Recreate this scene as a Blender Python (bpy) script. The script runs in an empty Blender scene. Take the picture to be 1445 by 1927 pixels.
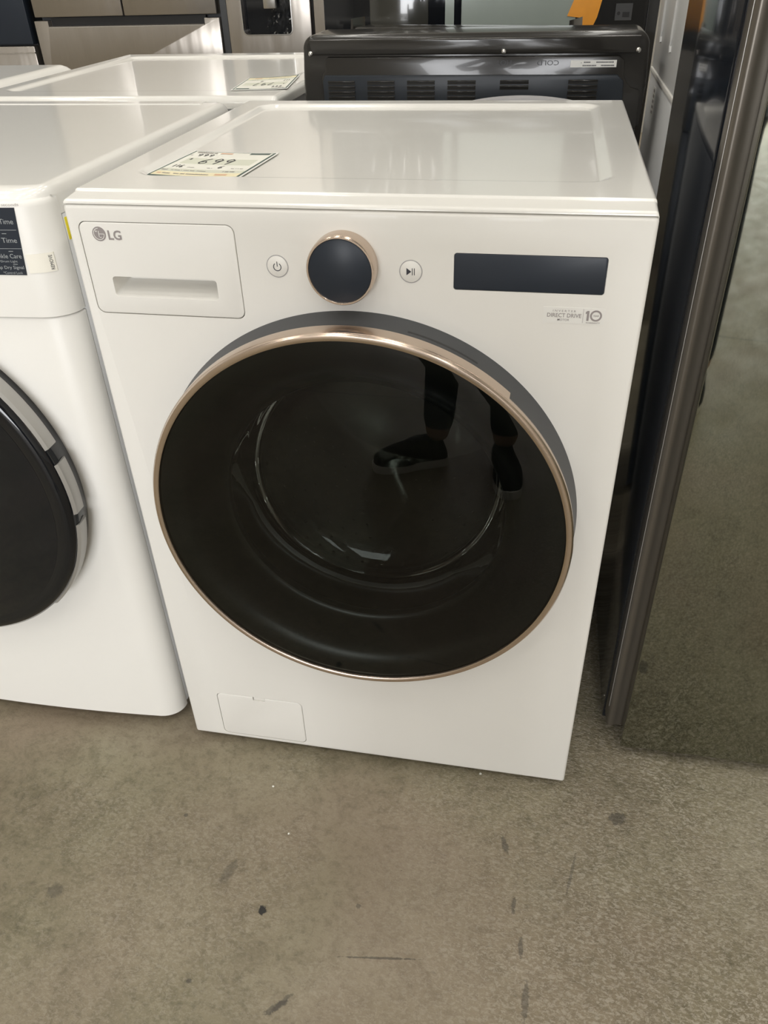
import bpy, bmesh, math, random
from math import pi, sin, cos, radians
from mathutils import Vector, Matrix

S = bpy.context.scene
COL = S.collection
random.seed(4)

# ------------------------------------------------------------------ camera
cam_d = bpy.data.cameras.new('camera'); cam = bpy.data.objects.new('camera', cam_d); COL.objects.link(cam)
cam_d.sensor_fit = 'VERTICAL'; cam_d.sensor_height = 24.0
cam_d.lens = 24.0 * 1483.14 / 1927.0
cam_d.clip_start = 0.02; cam_d.clip_end = 100
right = Vector((0.98227792, 0.18528704, -0.02826307))
down = Vector((0.08545979, -0.57695924, -0.81228977))
fwd = Vector((-0.16681341, 0.79547895, -0.58256891))
M = Matrix((right, -down, -fwd)).transposed().to_4x4()
M.translation = Vector((0.22236, -0.88719, 1.21656))
cam.matrix_world = M
S.camera = cam

# ------------------------------------------------------------------ view, world, lights
S.view_settings.view_transform = 'Standard'; S.view_settings.look = 'None'
S.view_settings.gamma = 1; S.view_settings.use_curve_mapping = False
S.view_settings.exposure = -0.99
W = bpy.data.worlds.new('world'); S.world = W; W.use_nodes = True
W.node_tree.nodes['Background'].inputs[0].default_value = (0.93, 0.96, 1.0, 1)
W.node_tree.nodes['Background'].inputs[1].default_value = 1.0

ROOM = dict(x0=-7.0, x1=6.5, y0=-11.5, y1=6.0, h=7.6)
def area(name, loc, rot, sx, sy, power, color=(1, 1, 1)):
    d = bpy.data.lights.new(name, 'AREA'); d.shape = 'RECTANGLE'; d.size = sx; d.size_y = sy
    d.energy = power; d.color = color
    o = bpy.data.objects.new(name, d); o.location = loc; o.rotation_euler = rot; COL.objects.link(o)
    return o
# daylight entering through the wide roll-up opening in the front wall
area('daylight_opening', (0.7, ROOM['y0'] - 0.15, 1.85), (radians(90), 0, 0), 6.4, 3.0, 1750, (0.97, 0.98, 1.0))
LAMP_W = 50.0
LAMP_COL = (1.0, 0.972, 0.905)
LAMPS = [(x, y) for x in (-4.6, -1.9, 0.8, 3.5) for y in (-8.6, -6.0, -3.4, -0.8, 1.8, 4.4)]

# ------------------------------------------------------------------ materials
def mat(name, color=(.8, .8, .8), rough=.5, metal=0., coat=0., spec=.5, noise=None, bump=None, emis=None, aniso=0., ior=1.5):
    m = bpy.data.materials.new(name); m.use_nodes = True
    nt = m.node_tree; b = nt.nodes['Principled BSDF']
    b.inputs['Base Color'].default_value = (*color, 1); b.inputs['Roughness'].default_value = rough
    b.inputs['Metallic'].default_value = metal; b.inputs['Coat Weight'].default_value = coat
    b.inputs['Specular IOR Level'].default_value = spec; b.inputs['IOR'].default_value = ior
    b.inputs['Coat Roughness'].default_value = 0.03
    if aniso: b.inputs['Anisotropic'].default_value = aniso
    if emis:
        b.inputs['Emission Color'].default_value = (*emis[0], 1); b.inputs['Emission Strength'].default_value = emis[1]
    tc = nt.nodes.new('ShaderNodeTexCoord')
    if noise:   # (scale, amount, stretch)
        sc, amt, st = noise
        mp = nt.nodes.new('ShaderNodeMapping'); mp.inputs['Scale'].default_value = st
        nz = nt.nodes.new('ShaderNodeTexNoise'); nz.inputs['Scale'].default_value = sc; nz.inputs['Detail'].default_value = 4
        nt.links.new(tc.outputs['Object'], mp.inputs[0]); nt.links.new(mp.outputs[0], nz.inputs[0])
        mx = nt.nodes.new('ShaderNodeMix'); mx.data_type = 'RGBA'
        mx.inputs[6].default_value = (*[c * (1 - amt) for c in color], 1); mx.inputs[7].default_value = (*[min(1, c * (1 + amt)) for c in color], 1)
        nt.links.new(nz.outputs[0], mx.inputs[0]); nt.links.new(mx.outputs[2], b.inputs['Base Color'])
    if bump:    # (scale, strength, stretch, distance)
        sc, stg, st, dist = bump
        mp = nt.nodes.new('ShaderNodeMapping'); mp.inputs['Scale'].default_value = st
        nz = nt.nodes.new('ShaderNodeTexNoise'); nz.inputs['Scale'].default_value = sc; nz.inputs['Detail'].default_value = 2
        nt.links.new(tc.outputs['Object'], mp.inputs[0]); nt.links.new(mp.outputs[0], nz.inputs[0])
        bp = nt.nodes.new('ShaderNodeBump'); bp.inputs['Strength'].default_value = stg; bp.inputs['Distance'].default_value = dist
        nt.links.new(nz.outputs[0], bp.inputs['Height']); nt.links.new(bp.outputs[0], b.inputs['Normal'])
    return m

def glass_mat(name, tint, rough=0.0, ior=1.5):
    m = bpy.data.materials.new(name); m.use_nodes = True; nt = m.node_tree; nt.nodes.clear()
    out = nt.nodes.new('ShaderNodeOutputMaterial'); mx = nt.nodes.new('ShaderNodeMixShader')
    tr = nt.nodes.new('ShaderNodeBsdfTransparent'); tr.inputs[0].default_value = (*tint, 1)
    gl = nt.nodes.new('ShaderNodeBsdfGlossy'); gl.inputs['Roughness'].default_value = rough
    fr = nt.nodes.new('ShaderNodeFresnel'); fr.inputs[0].default_value = ior
    nt.links.new(fr.outputs[0], mx.inputs[0]); nt.links.new(tr.outputs[0], mx.inputs[1]); nt.links.new(gl.outputs[0], mx.inputs[2])
    nt.links.new(mx.outputs[0], out.inputs[0])
    return m

WHITE = mat('white_enamel', (.80, .785, .745), .38, coat=.12, noise=(3, .012, (1, 1, 1)))
WHITE_TOP = mat('white_gloss_top', (.82, .805, .765), .16, coat=.35, spec=.5, noise=(3, .01, (1, 1, 1)))
WHITE_SIDE = mat('white_side_paint', (.74, .745, .75), .35, noise=(3, .015, (1, 1, 1)))
WHITE_PL = mat('white_plastic', (.80, .785, .745), .40, noise=(4, .01, (1, 1, 1)))
GROOVE = mat('mid_grey_plastic', (.42, .41, .42), .6, noise=(9, .05, (1, 1, 1)))  # mid-grey plastic of the button rings and screw slots
NAVY = mat('smoked_display_glass', (.020, .026, .037), .34, coat=.0, spec=.35, noise=(5, .15, (1, 1, 1)))
GOLD = mat('champagne_metal', (.64, .525, .435), .24, metal=1., noise=(40, .04, (1, 1, 1)))
GREYP = mat('dark_grey_plastic', (.050, .052, .056), .45, noise=(20, .08, (1, 1, 1)))
LGREY = mat('light_grey_metal', (.42, .41, .39), .35, metal=.4, noise=(30, .04, (1, 1, 1)))
BLACKG = mat('black_gloss', (.006, .007, .009), .07, coat=.25, spec=.35, noise=(6, .2, (1, 1, 1)))
BLACKP = mat('black_plastic', (.012, .012, .013), .4, noise=(10, .2, (1, 1, 1)))
FUNNEL = mat('black_door_funnel', (.016, .017, .013), .30, spec=.6, noise=(8, .1, (1, 1, 1)))
BOWLSIDE = glass_mat('thick_bowl_glass', (.45, .48, .45), 0.02, 1.75)
DRUM = mat('steel_drum', (.42, .42, .40), .20, metal=1., bump=(60, .15, (1, 1, 1), .01), noise=(10, .15, (1, 1, 1)))
RUBBER = mat('grey_rubber', (.035, .036, .036), .4, noise=(15, .1, (1, 1, 1)))
TINT = glass_mat('tinted_door_glass', (.40, .42, .40), 0.0, 1.46)
BOWL = glass_mat('clear_bowl_glass', (.62, .64, .62), 0.015, 1.42)
INKG = mat('grey_print', (.30, .27, .265), .5, noise=(30, .03, (1, 1, 1)))
INKD = mat('dark_print', (.035, .035, .045), .5, noise=(30, .05, (1, 1, 1)))
INKW = mat('pale_print', (.34, .36, .37), .5, noise=(30, .03, (1, 1, 1)))
INKO = mat('orange_print', (.70, .42, .28), .6, noise=(30, .05, (1, 1, 1)))
PAPER = mat('cream_card', (.84, .83, .75), .42, noise=(25, .02, (1, 1, 1)))
LABEL = mat('warm_white_label', (.86, .83, .74), .5, noise=(25, .02, (1, 1, 1)))
PAPERY = mat('yellow_cream_print', (.84, .76, .52), .5, noise=(25, .03, (1, 1, 1)))
PAPERG = mat('sage_print', (.66, .67, .56), .5, noise=(25, .03, (1, 1, 1)))
GREEN = mat('dark_green_print', (.045, .085, .075), .45, noise=(25, .08, (1, 1, 1)))
YELLOW = mat('yellow_label', (.80, .66, .02), .5, noise=(25, .04, (1, 1, 1)))
STICK = mat('white_sticker', (.80, .79, .755), .45, noise=(25, .02, (1, 1, 1)))
STEEL = mat('brushed_steel', (.43, .395, .355), .30, metal=.9, aniso=.3, noise=(5, .06, (60, 1, 1)), bump=(3, .25, (3, 1, .6), .02))
STEELL = mat('pale_steel', (.60, .58, .55), .25, metal=.9, noise=(20, .04, (1, 1, 1)))
DKTOP = mat('charcoal_enamel', (.026, .024, .021), .17, coat=.25, spec=.35, noise=(6, .12, (1, 1, 1)))
DKPLATE = mat('charcoal_rear_plate', (.022, .027, .034), .32, coat=.0, spec=.35, noise=(6, .12, (1, 1, 1)))
TAUPE = mat('taupe_metal', (.15, .135, .115), .32, metal=.7, noise=(4, .12, (1, 6, .6)))
MIRROR = mat('smoked_mirror_glass', (.285, .295, .25), .035, metal=1., noise=(3, .03, (1, 1, 1)))
FRSIDE = mat('black_fridge_side', (.006, .009, .015), .12, coat=.15, spec=.4, noise=(4, .2, (1, 1, 1)), bump=(8, .03, (1, 1, 1), .01))
REFLG = mat('painted_green_reflection', (.27, .31, .285), .18, coat=.3, noise=(2, .08, (3, 1, .5)))  # pale green reflection in the black door glass, put into the colour
REFLB = mat('painted_brown_reflection', (.030, .030, .025), .12, coat=.6, noise=(3, .3, (1, 1, 1)))  # brownish reflection in the black door glass, put into the colour
TAPE = mat('orange_tape', (.75, .30, .015), .38, noise=(14, .16, (1, 1, 1)))
SCREW = mat('zinc_screw', (.7, .68, .64), .22, metal=1., noise=(40, .05, (1, 1, 1)))
PLASTIC = glass_mat('clear_plastic_bag', (.86, .87, .88), .30, 1.16)
PALEG = mat('pale_grey_plastic', (.42, .41, .42), .4, noise=(20, .04, (1, 1, 1)))
HOSE = mat('grey_hose', (.12, .12, .12), .5, noise=(20, .08, (1, 1, 1)))
WALLM = mat('painted_block_wall', (.46, .44, .40), .8, noise=(2, .06, (1, 1, 1)))
CEILM = mat('ceiling_paint', (.58, .57, .55), .85, noise=(2, .05, (1, 1, 1)))
JEANS = mat('dark_jeans', (.02, .027, .045), .85, noise=(60, .3, (1, 1, 1)))
SHIRT = mat('dark_shirt', (.04, .04, .045), .85, noise=(40, .15, (1, 1, 1)))
SKIN = mat('skin', (.50, .32, .24), .5, noise=(20, .05, (1, 1, 1)))
HAIR = mat('brown_hair', (.03, .02, .014), .55, noise=(40, .3, (1, 1, 6)))
SHOE = mat('black_canvas', (.012, .012, .013), .8, noise=(80, .2, (1, 1, 1)))
SOLE = mat('off_white_sole', (.80, .77, .70), .6, noise=(30, .08, (1, 1, 1)))

# concrete floor ------------------------------------------------------------
def floor_material():
    m = bpy.data.materials.new('polished_concrete'); m.use_nodes = True; nt = m.node_tree; N = nt.nodes; L = nt.links
    b = N['Principled BSDF']; tc = N.new('ShaderNodeTexCoord')
    def noise(scale, detail=6, rough=.6, st=(1, 1, 1), rot=0., dist=0.):
        mp = N.new('ShaderNodeMapping'); mp.inputs['Scale'].default_value = st; mp.inputs['Rotation'].default_value = (0, 0, rot)
        n = N.new('ShaderNodeTexNoise'); n.inputs['Scale'].default_value = scale; n.inputs['Detail'].default_value = detail
        n.inputs['Roughness'].default_value = rough; n.inputs['Distortion'].default_value = dist
        L.new(tc.outputs['Object'], mp.inputs[0]); L.new(mp.outputs[0], n.inputs[0]); return n.outputs[0]
    def ramp(src, stops):
        r = N.new('ShaderNodeValToRGB'); e = r.color_ramp.elements
        while len(e) < len(stops): e.new(.5)
        for el, (p, c) in zip(e, stops): el.position = p; el.color = (*c, 1) if len(c) == 3 else c
        L.new(src, r.inputs[0]); return r.outputs[0]
    def mix(fac, a, c, mode='MIX'):
        x = N.new('ShaderNodeMix'); x.data_type = 'RGBA'; x.blend_type = mode
        if isinstance(fac, float): x.inputs[0].default_value = fac
        else: L.new(fac, x.inputs[0])
        for s, v in ((6, a), (7, c)):
            if isinstance(v, tuple): x.inputs[s].default_value = (*v, 1)
            else: L.new(v, x.inputs[s])
        return x.outputs[2]
    def math_(op, a, c=0.):
        x = N.new('ShaderNodeMath'); x.operation = op
        for s, v in ((0, a), (1, c)):
            if isinstance(v, (int, float)): x.inputs[s].default_value = v
            else: L.new(v, x.inputs[s])
        return x.outputs[0]
    big = ramp(noise(2.2, 5, .55, dist=.6), [(.28, (.212, .186, .120)), (.5, (.268, .238, .160)), (.74, (.342, .310, .225))])
    warm = ramp(noise(3.7, 3, .5), [(.42, (0, 0, 0)), (.68, (1, 1, 1))])
    c = mix(math_('MULTIPLY', warm, .35), big, (.245, .190, .142))
    fine = ramp(noise(75, 5, .72), [(.34, (.50, .50, .48)), (.50, (.95, .95, .95)), (.66, (1.0, 1.0, 1.0))])
    c = mix(.62, c, fine, 'MULTIPLY')
    mid = ramp(noise(21, 6, .7, dist=1.), [(.38, (.62, .62, .58)), (.54, (1, 1, 1))])
    c = mix(.65, c, mid, 'MULTIPLY')
    pinkish = ramp(noise(1.6, 3, .5, dist=.4), [(.44, (0, 0, 0)), (.60, (1, 1, 1))])
    c = mix(math_('MULTIPLY', pinkish, .42), c, (.275, .205, .155))
    patch = ramp(noise(1.9, 4, .6, (1, 1, 1), 1.1, .8), [(.46, (0, 0, 0)), (.58, (1, 1, 1))])
    sep0 = N.new('ShaderNodeSeparateXYZ'); L.new(tc.outputs['Object'], sep0.inputs[0])
    rx_ = N.new('ShaderNodeMapRange'); rx_.inputs[1].default_value = -.05; rx_.inputs[2].default_value = .40; L.new(sep0.outputs[0], rx_.inputs[0])
    gran = ramp(noise(130, 5, .75, (1, 1.6, 1), .5, .8), [(.49, (0, 0, 0)), (.57, (1, 1, 1))])
    c = mix(math_('MULTIPLY', gran, math_('ADD', math_('ADD', math_('MULTIPLY', patch, .22), math_('MULTIPLY', rx_.outputs[0], .42)), .02)), c, (.52, .47, .39))
    pits = ramp(noise(260, 3, .6), [(.24, (1, 1, 1)), (.30, (0, 0, 0))])
    c = mix(math_('MULTIPLY', pits, .7), c, (.06, .05, .035))
    flecks = ramp(noise(190, 3, .7), [(.60, (0, 0, 0)), (.74, (1, 1, 1))])
    c = mix(math_('MULTIPLY', flecks, .30), c, (.40, .36, .30))
    sp = ramp(noise(38, 4, .7, (1, 2.2, 1), .5), [(.30, (1, 1, 1)), (.36, (0, 0, 0))])
    c = mix(math_('MULTIPLY', sp, .35), c, (.12, .11, .09))
    sep = N.new('ShaderNodeSeparateXYZ'); L.new(tc.outputs['Object'], sep.inputs[0])
    wob = math_('MULTIPLY', math_('SUBTRACT', noise(110, 5, .75), .5), 3.2)
    def spot(c, x, y, rx, ry, rot, col, amt):
        dx = math_('SUBTRACT', sep.outputs[0], x); dy = math_('SUBTRACT', sep.outputs[1], y)
        u = math_('DIVIDE', math_('ADD', math_('MULTIPLY', dx, cos(rot)), math_('MULTIPLY', dy, sin(rot))), rx)
        v = math_('DIVIDE', math_('SUBTRACT', math_('MULTIPLY', dy, cos(rot)), math_('MULTIPLY', dx, sin(rot))), ry)
        d = math_('SQRT', math_('ADD', math_('MULTIPLY', u, u), math_('MULTIPLY', v, v)))
        k = math_('MULTIPLY', math_('SUBTRACT', 1.35, math_('ADD', d, wob)), 2.6)
        cl = N.new('ShaderNodeClamp'); L.new(k, cl.inputs[0])
        return mix(math_('MULTIPLY', cl.outputs[0], amt), c, col)
    DK = (.055, .05, .045)
    for a in [(.4325, -.0484, .012, .0095, .5, DK, .62), (.2485, -.1283, .004, .013, .3, DK, .58), (.2678, -.2264, .003, .012, 0, DK, .58),
              (-.1168, -.3024, .0055, .0055, 0, (.02, .02, .02), .95), (-.1905, -.2506, .007, .018, -.3, DK, .35), (-.4567, -.3282, .012, .009, 0, DK, .4),
              (.2822, -.2898, .003, .013, 0, DK, .55), (-.0539, -.4316, .016, .004, .7, DK, .58), (-.048, -.425, .014, .003, .9, DK, .5),
              (.2915, -.3635, .004, .024, 0, DK, .5), (.0783, -.3409, .048, .0013, .14, DK, .62), (-.30, -.165, .0035, .003, 0, DK, .6),
              (.356, -.16, .002, .03, -.2, DK, .45), (.03, -.27, .003, .003, 0, DK, .5),
              (.854, -1.412, .03, .022, 0, DK, .6), (-.19, -.42, .0035, .003, 0, DK, .6),
              (-.1662, -.0844, .0016, .0016, 0, (.85, .85, .8), 1.), (.1964, .0035, .0016, .0016, 0, (.85, .85, .8), 1.), (-.1127, -.1692, .0012, .0012, 0, (.85, .85, .8), 1.)]:
        c = spot(c, *a)
    # saw-cut joints behind the viewer and across the aisle
    for y0 in (-1.76, 3.0):
        j = math_('LESS_THAN', math_('ABSOLUTE', math_('SUBTRACT', math_('ADD', sep.outputs[1], math_('MULTIPLY', wob, .004)), y0)), .0035)
        c = mix(math_('MULTIPLY', j, .85), c, (.03, .027, .022))
    L.new(c, b.inputs['Base Color'])
    dxp = math_('SUBTRACT', sep.outputs[0], .42); dyp = math_('SUBTRACT', sep.outputs[1], -.02)
    dist = math_('SQRT', math_('ADD', math_('MULTIPLY', dxp, dxp), math_('MULTIPLY', dyp, dyp)))
    near = N.new('ShaderNodeMapRange'); near.inputs[1].default_value = .05; near.inputs[2].default_value = .42; near.inputs[3].default_value = 1.; near.inputs[4].default_value = .22
    L.new(dist, near.inputs[0])      # trowel-torn rough patch beside the refrigerator
    rr = ramp(noise(5, 4), [(.3, (.44, .44, .44)), (.7, (.62, .62, .62))])
    L.new(rr, b.inputs['Roughness'])
    b.inputs['Specular IOR Level'].default_value = .32
    bn = noise(120, 4, .65, (1, 1.9, 1), .6)
    bp = N.new('ShaderNodeBump'); bp.inputs['Distance'].default_value = .0035
    L.new(math_('MULTIPLY', near.outputs[0], .95), bp.inputs['Strength']); L.new(bn, bp.inputs['Height']); L.new(bp.outputs[0], b.inputs['Normal'])
    return m

# ------------------------------------------------------------------ mesh helpers
def link(name, bm, m, parent=None, smooth=True, angle=40, mats=None):
    me = bpy.data.meshes.new(name)
    bmesh.ops.recalc_face_normals(bm, faces=bm.faces)
    bm.to_mesh(me); bm.free()
    for x in (mats or [m]): me.materials.append(x)
    if smooth:
        for p in me.polygons: p.use_smooth = True
        me.set_sharp_from_angle(angle=radians(angle))
    o = bpy.data.objects.new(name, me); COL.objects.link(o)
    if parent: o.parent = parent
    return o
def root(name, label, cat, loc=(0, 0, 0), rz=0., group=None):
    o = bpy.data.objects.new(name, None); COL.objects.link(o); o.location = loc; o.rotation_euler = (0, 0, rz)
    o['label'] = label; o['category'] = cat; o.empty_display_size = .1
    if group: o['group'] = group
    return o
def tag(o, label, cat, group=None):
    o['label'] = label; o['category'] = cat
    if group: o['group'] = group
    return o
def box(bm, x0, x1, y0, y1, z0, z1, bev=0., seg=2):
    b2 = bmesh.new(); bmesh.ops.create_cube(b2, size=1)
    for v in b2.verts: v.co = Vector(((x0 + x1) / 2 + v.co.x * (x1 - x0), (y0 + y1) / 2 + v.co.y * (y1 - y0), (z0 + z1) / 2 + v.co.z * (z1 - z0)))
    if bev: bmesh.ops.bevel(b2, geom=b2.edges[:], offset=bev, segments=seg, profile=.5, affect='EDGES')
    me = bpy.data.meshes.new('t'); b2.to_mesh(me); b2.free(); bm.from_mesh(me); bpy.data.meshes.remove(me)
    return bm
def nbox(*a, **k): return box(bmesh.new(), *a, **k)
def rr(w, h, r, n=6):
    pts = []
    for cx, cy, a0 in ((w / 2 - r, h / 2 - r, 0), (-w / 2 + r, h / 2 - r, 90), (-w / 2 + r, -h / 2 + r, 180), (w / 2 - r, -h / 2 + r, 270)):
        for i in range(n + 1):
            a = radians(a0 + 90 * i / n); pts.append((cx + r * cos(a), cy + r * sin(a)))
    return pts
def prism(bm, pts, d0, d1, xf, bev=0.):
    """pts 2-D polygon; xf(u, v, d) -> world. d0 back, d1 front (bevelled inward by bev at the d1 end)"""
    cx = sum(p[0] for p in pts) / len(pts); cy = sum(p[1] for p in pts) / len(pts)
    rings = [(d0, 0.)]
    if bev:
        s = 1 if d1 > d0 else -1
        for i in range(4):
            a = i / 3 * pi / 2; rings.append((d1 - s * bev * (1 - sin(a)), bev * (1 - cos(a))))
    else: rings.append((d1, 0.))
    n = len(pts); vs = []
    for d, ins in rings:
        ring = []
        for i, (x, y) in enumerate(pts):
            if ins:
                a = Vector(pts[i - 1]); c = Vector(pts[(i + 1) % n]); t = (c - a).normalized(); nrm = Vector((-t.y, t.x))
                if nrm.dot(Vector((cx - x, cy - y))) < 0: nrm = -nrm
                x += nrm.x * ins; y += nrm.y * ins
            ring.append(bm.verts.new(xf(x, y, d)))
        vs.append(ring)
    for a, b_ in zip(vs[:-1], vs[1:]):
        for i in range(n): bm.faces.new((a[i], a[(i + 1) % n], b_[(i + 1) % n], b_[i]))
    bm.faces.new(vs[0]); bm.faces.new(vs[-1][::-1])
    return bm
def XZ(cx, cz): return lambda u, v, d: Vector((cx + u, d, cz + v))       # facing -y : d is y
def XY(cx, cy): return lambda u, v, d: Vector((cx + u, cy + v, d))
def plate(cx, cz, w, h, r, yb, yf, bev=0., bm=None, n=6):
    return prism(bm or bmesh.new(), rr(w, h, r, n), yb, yf, XZ(cx, cz), bev)
def lathe(bm, prof, cx, cz, seg=128, a0=0., a1=360., closed=False):
    """prof: list of (radius, y); revolve round the y axis through (cx, cz)"""
    full = abs(a1 - a0) >= 359.9; n = seg if full else seg + 1
    rings = []
    for r, y in prof:
        if r < 1e-6: rings.append([bm.verts.new((cx, y, cz))]); continue
        rings.append([bm.verts.new((cx + r * cos(radians(a0 + (a1 - a0) * i / seg)), y, cz + r * sin(radians(a0 + (a1 - a0) * i / seg)))) for i in range(n)])
    if closed: rings.append(rings[0])
    for a, b_ in zip(rings[:-1], rings[1:]):
        m_ = n if full else n - 1
        for i in range(m_):
            j = (i + 1) % n
            if len(a) == 1 and len(b_) == 1: continue
            if len(a) == 1: bm.faces.new((a[0], b_[i], b_[j]))
            elif len(b_) == 1: bm.faces.new((a[i], a[j], b_[0]))
            else: bm.faces.new((a[i], a[j], b_[j], b_[i]))
    if closed and not full:
        bm.faces.new([r_[0] for r_ in rings[:-1]]); bm.faces.new([r_[-1] for r_ in rings[:-1]][::-1])
    return bm
def tube(bm, pts, r, seg=10, ribs=None):
    pts = [Vector(p) for p in pts]; rings = []
    up = Vector((0, 0, 1))
    for i, p in enumerate(pts):
        t = (pts[min(i + 1, len(pts) - 1)] - pts[max(i - 1, 0)]).normalized()
        a = t.cross(up)
        if a.length < .05: a = t.cross(Vector((1, 0, 0)))
        a.normalize(); b_ = t.cross(a).normalized()
        rad = r[i] if isinstance(r, (list, tuple)) else (r * (1 + ribs * (i % 2)) if ribs else r)
        rings.append([bm.verts.new(p + (a * cos(2 * pi * k / seg) + b_ * sin(2 * pi * k / seg)) * rad) for k in range(seg)])
    for a, b_ in zip(rings[:-1], rings[1:]):
        for k in range(seg): bm.faces.new((a[k], a[(k + 1) % seg], b_[(k + 1) % seg], b_[k]))
    bm.faces.new(rings[0]); bm.faces.new(rings[-1][::-1])
    return bm
def smoothpath(ctrl, n=12):
    P = [Vector(c) for c in ctrl]; P = [P[0] * 2 - P[1]] + P + [P[-1] * 2 - P[-2]]; out = []
    for i in range(1, len(P) - 2):
        for k in range(n):
            t = k / n; a, b_, c, d = P[i - 1:i + 3]
            out.append(.5 * ((2 * b_) + (c - a) * t + (2 * a - 5 * b_ + 4 * c - d) * t * t + (3 * b_ - a - 3 * c + d) * t ** 3))
    out.append(P[-2]); return out
def cut(o, cutters):
    """subtract cutter meshes and bake the result into o"""
    objs = []
    for bm in cutters:
        c = link('cutter', bm, GREYP, None, smooth=False); objs.append(c)
        p_ = o.parent
        while p_ and not (p_.location.length or p_.rotation_euler[2]): p_ = p_.parent
        if p_: c.location = p_.location; c.rotation_euler = p_.rotation_euler
        md = o.modifiers.new('b', 'BOOLEAN'); md.operation = 'DIFFERENCE'; md.object = c; md.solver = 'EXACT'
    bpy.context.view_layer.update()
    dg = bpy.context.evaluated_depsgraph_get()
    me = bpy.data.meshes.new_from_object(o.evaluated_get(dg)); me.name = o.name
    o.modifiers.clear(); old = o.data; o.data = me; bpy.data.meshes.remove(old)
    for c in objs:
        m_ = c.data; bpy.data.objects.remove(c); bpy.data.meshes.remove(m_)
    for p in me.polygons: p.use_smooth = True
    me.set_sharp_from_angle(angle=radians(35))
    return o
def text(s, w, loc, m, parent, name='lettering', h=None, basis=None, spacing=1., bold=0., align='LEFT', depth=.0002):
    """text mesh fitted to width w (and height h); loc = lower-left corner; basis = (right, up, out) vectors"""
    cu = bpy.data.curves.new('t', 'FONT'); cu.body = s; cu.size = 1; cu.space_character = spacing; cu.offset = bold; cu.resolution_u = 3
    o = bpy.data.objects.new('t', cu); COL.objects.link(o); bpy.context.view_layer.update()
    me = bpy.data.meshes.new_from_object(o.evaluated_get(bpy.context.evaluated_depsgraph_get()))
    bpy.data.objects.remove(o); bpy.data.curves.remove(cu)
    xs = [v.co.x for v in me.vertices]; ys = [v.co.y for v in me.vertices]
    sx = w / (max(xs) - min(xs)); sy = sx if h is None else h / (max(ys) - min(ys))
    R_, U_, O_ = basis or (Vector((1, 0, 0)), Vector((0, 0, 1)), Vector((0, -1, 0)))
    x0, y0 = min(xs), min(ys); L_ = Vector(loc)
    for v in me.vertices: v.co = L_ + R_ * ((v.co.x - x0) * sx) + U_ * ((v.co.y - y0) * sy) + O_ * depth
    me.materials.clear(); me.materials.append(m); me.name = name
    o = bpy.data.objects.new(name, me); COL.objects.link(o)
    if parent: o.parent = parent
    return o
def join(objs, name):
    """merge baked meshes that belong to one part"""
    bm = bmesh.new(); m = objs[0].data.materials[0]; par = objs[0].parent
    for o in objs: bm.from_mesh(o.data)
    for o in objs:
        me = o.data; bpy.data.objects.remove(o); bpy.data.meshes.remove(me)
    return link(name, bm, m, par, smooth=False)
def quad(pts, m, name, parent, th=.0002):
    """thin solid sheet through 4 points"""
    P = [Vector(p) for p in pts]; n = (P[1] - P[0]).cross(P[3] - P[0]).normalized()
    bm = bmesh.new(); a = [bm.verts.new(p) for p in P]; b_ = [bm.verts.new(p - n * th) for p in P]
    bm.faces.new(a); bm.faces.new(b_[::-1])
    k = len(P)
    for i in range(k): bm.faces.new((a[i], b_[i], b_[(i + 1) % k], a[(i + 1) % k]))
    return link(name, bm, m, parent, smooth=False)

def lid_mesh(w, y0, y1, zb, prof, rec, rec_d, rec_s, rc=.012, side=.006):
    """heightfield lid. prof(y) -> z of the top along y ; rec = (x0,x1,y0,y1) recess"""
    def grid(a, b_, dense):
        pts = set()
        n = 26
        for i in range(n + 1): pts.add(round(a + (b_ - a) * i / n, 5))
        for c, h, k in dense:
            for i in range(-k, k + 1):
                v = c + h * i / k
                if a <= v <= b_: pts.add(round(v, 5))
        return sorted(pts)
    xs = grid(-w / 2, w / 2, [(-w / 2, side * 2, 10), (w / 2, side * 2, 10), (rec[0], rec_s * 1.3, 10), (rec[1], rec_s * 1.3, 10), (rec[0] + .03, .02, 6), (rec[1] - .03, .02, 6)])
    ys = grid(y0, y1, [(y0, .012, 12), (y0 + .0315, .004, 8), (y0 + .03, .03, 10), (y1, .014, 10), (rec[2], rec_s * 1.3, 10), (rec[3], rec_s * 1.3, 10), (rec[2] + .03, .02, 6), (rec[3] - .03, .02, 6)])
    cx = (rec[0] + rec[1]) / 2; cy = (rec[2] + rec[3]) / 2; hx = (rec[1] - rec[0]) / 2; hy = (rec[3] - rec[2]) / 2; R = .035
    def z(x, y):
        v = prof(y)
        qx = abs(x - cx) - (hx - R); qy = abs(y - cy) - (hy - R)
        d = math.hypot(max(qx, 0), max(qy, 0)) + min(max(qx, qy), 0) - R       # <0 inside
        if rec_d: v -= rec_d * (0 if d > 0 else (1 if d < -rec_s else .5 - .5 * cos(pi * (-d / rec_s))))
        for e in (w / 2 - abs(x), y1 - y):
            if e < side: v -= side - math.sqrt(max(side * side - (side - e) ** 2, 0))
        return v
    bm = bmesh.new()
    V = [[bm.verts.new((x, y, z(x, y))) for x in xs] for y in ys]
    for j in range(len(ys) - 1):
        for i in range(len(xs) - 1): bm.faces.new((V[j][i], V[j][i + 1], V[j + 1][i + 1], V[j + 1][i]))
    # skirt
    loop = [V[0][i] for i in range(len(xs))] + [V[j][-1] for j in range(1, len(ys))] + [V[-1][i] for i in range(len(xs) - 2, -1, -1)] + [V[j][0] for j in range(len(ys) - 2, 0, -1)]
    low = [bm.verts.new((v.co.x, v.co.y, zb)) for v in loop]
    for i in range(len(loop)):
        k = (i + 1) % len(loop); bm.faces.new((loop[i], low[i], low[k], loop[k]))
    bm.faces.new(low)
    return bm

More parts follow.
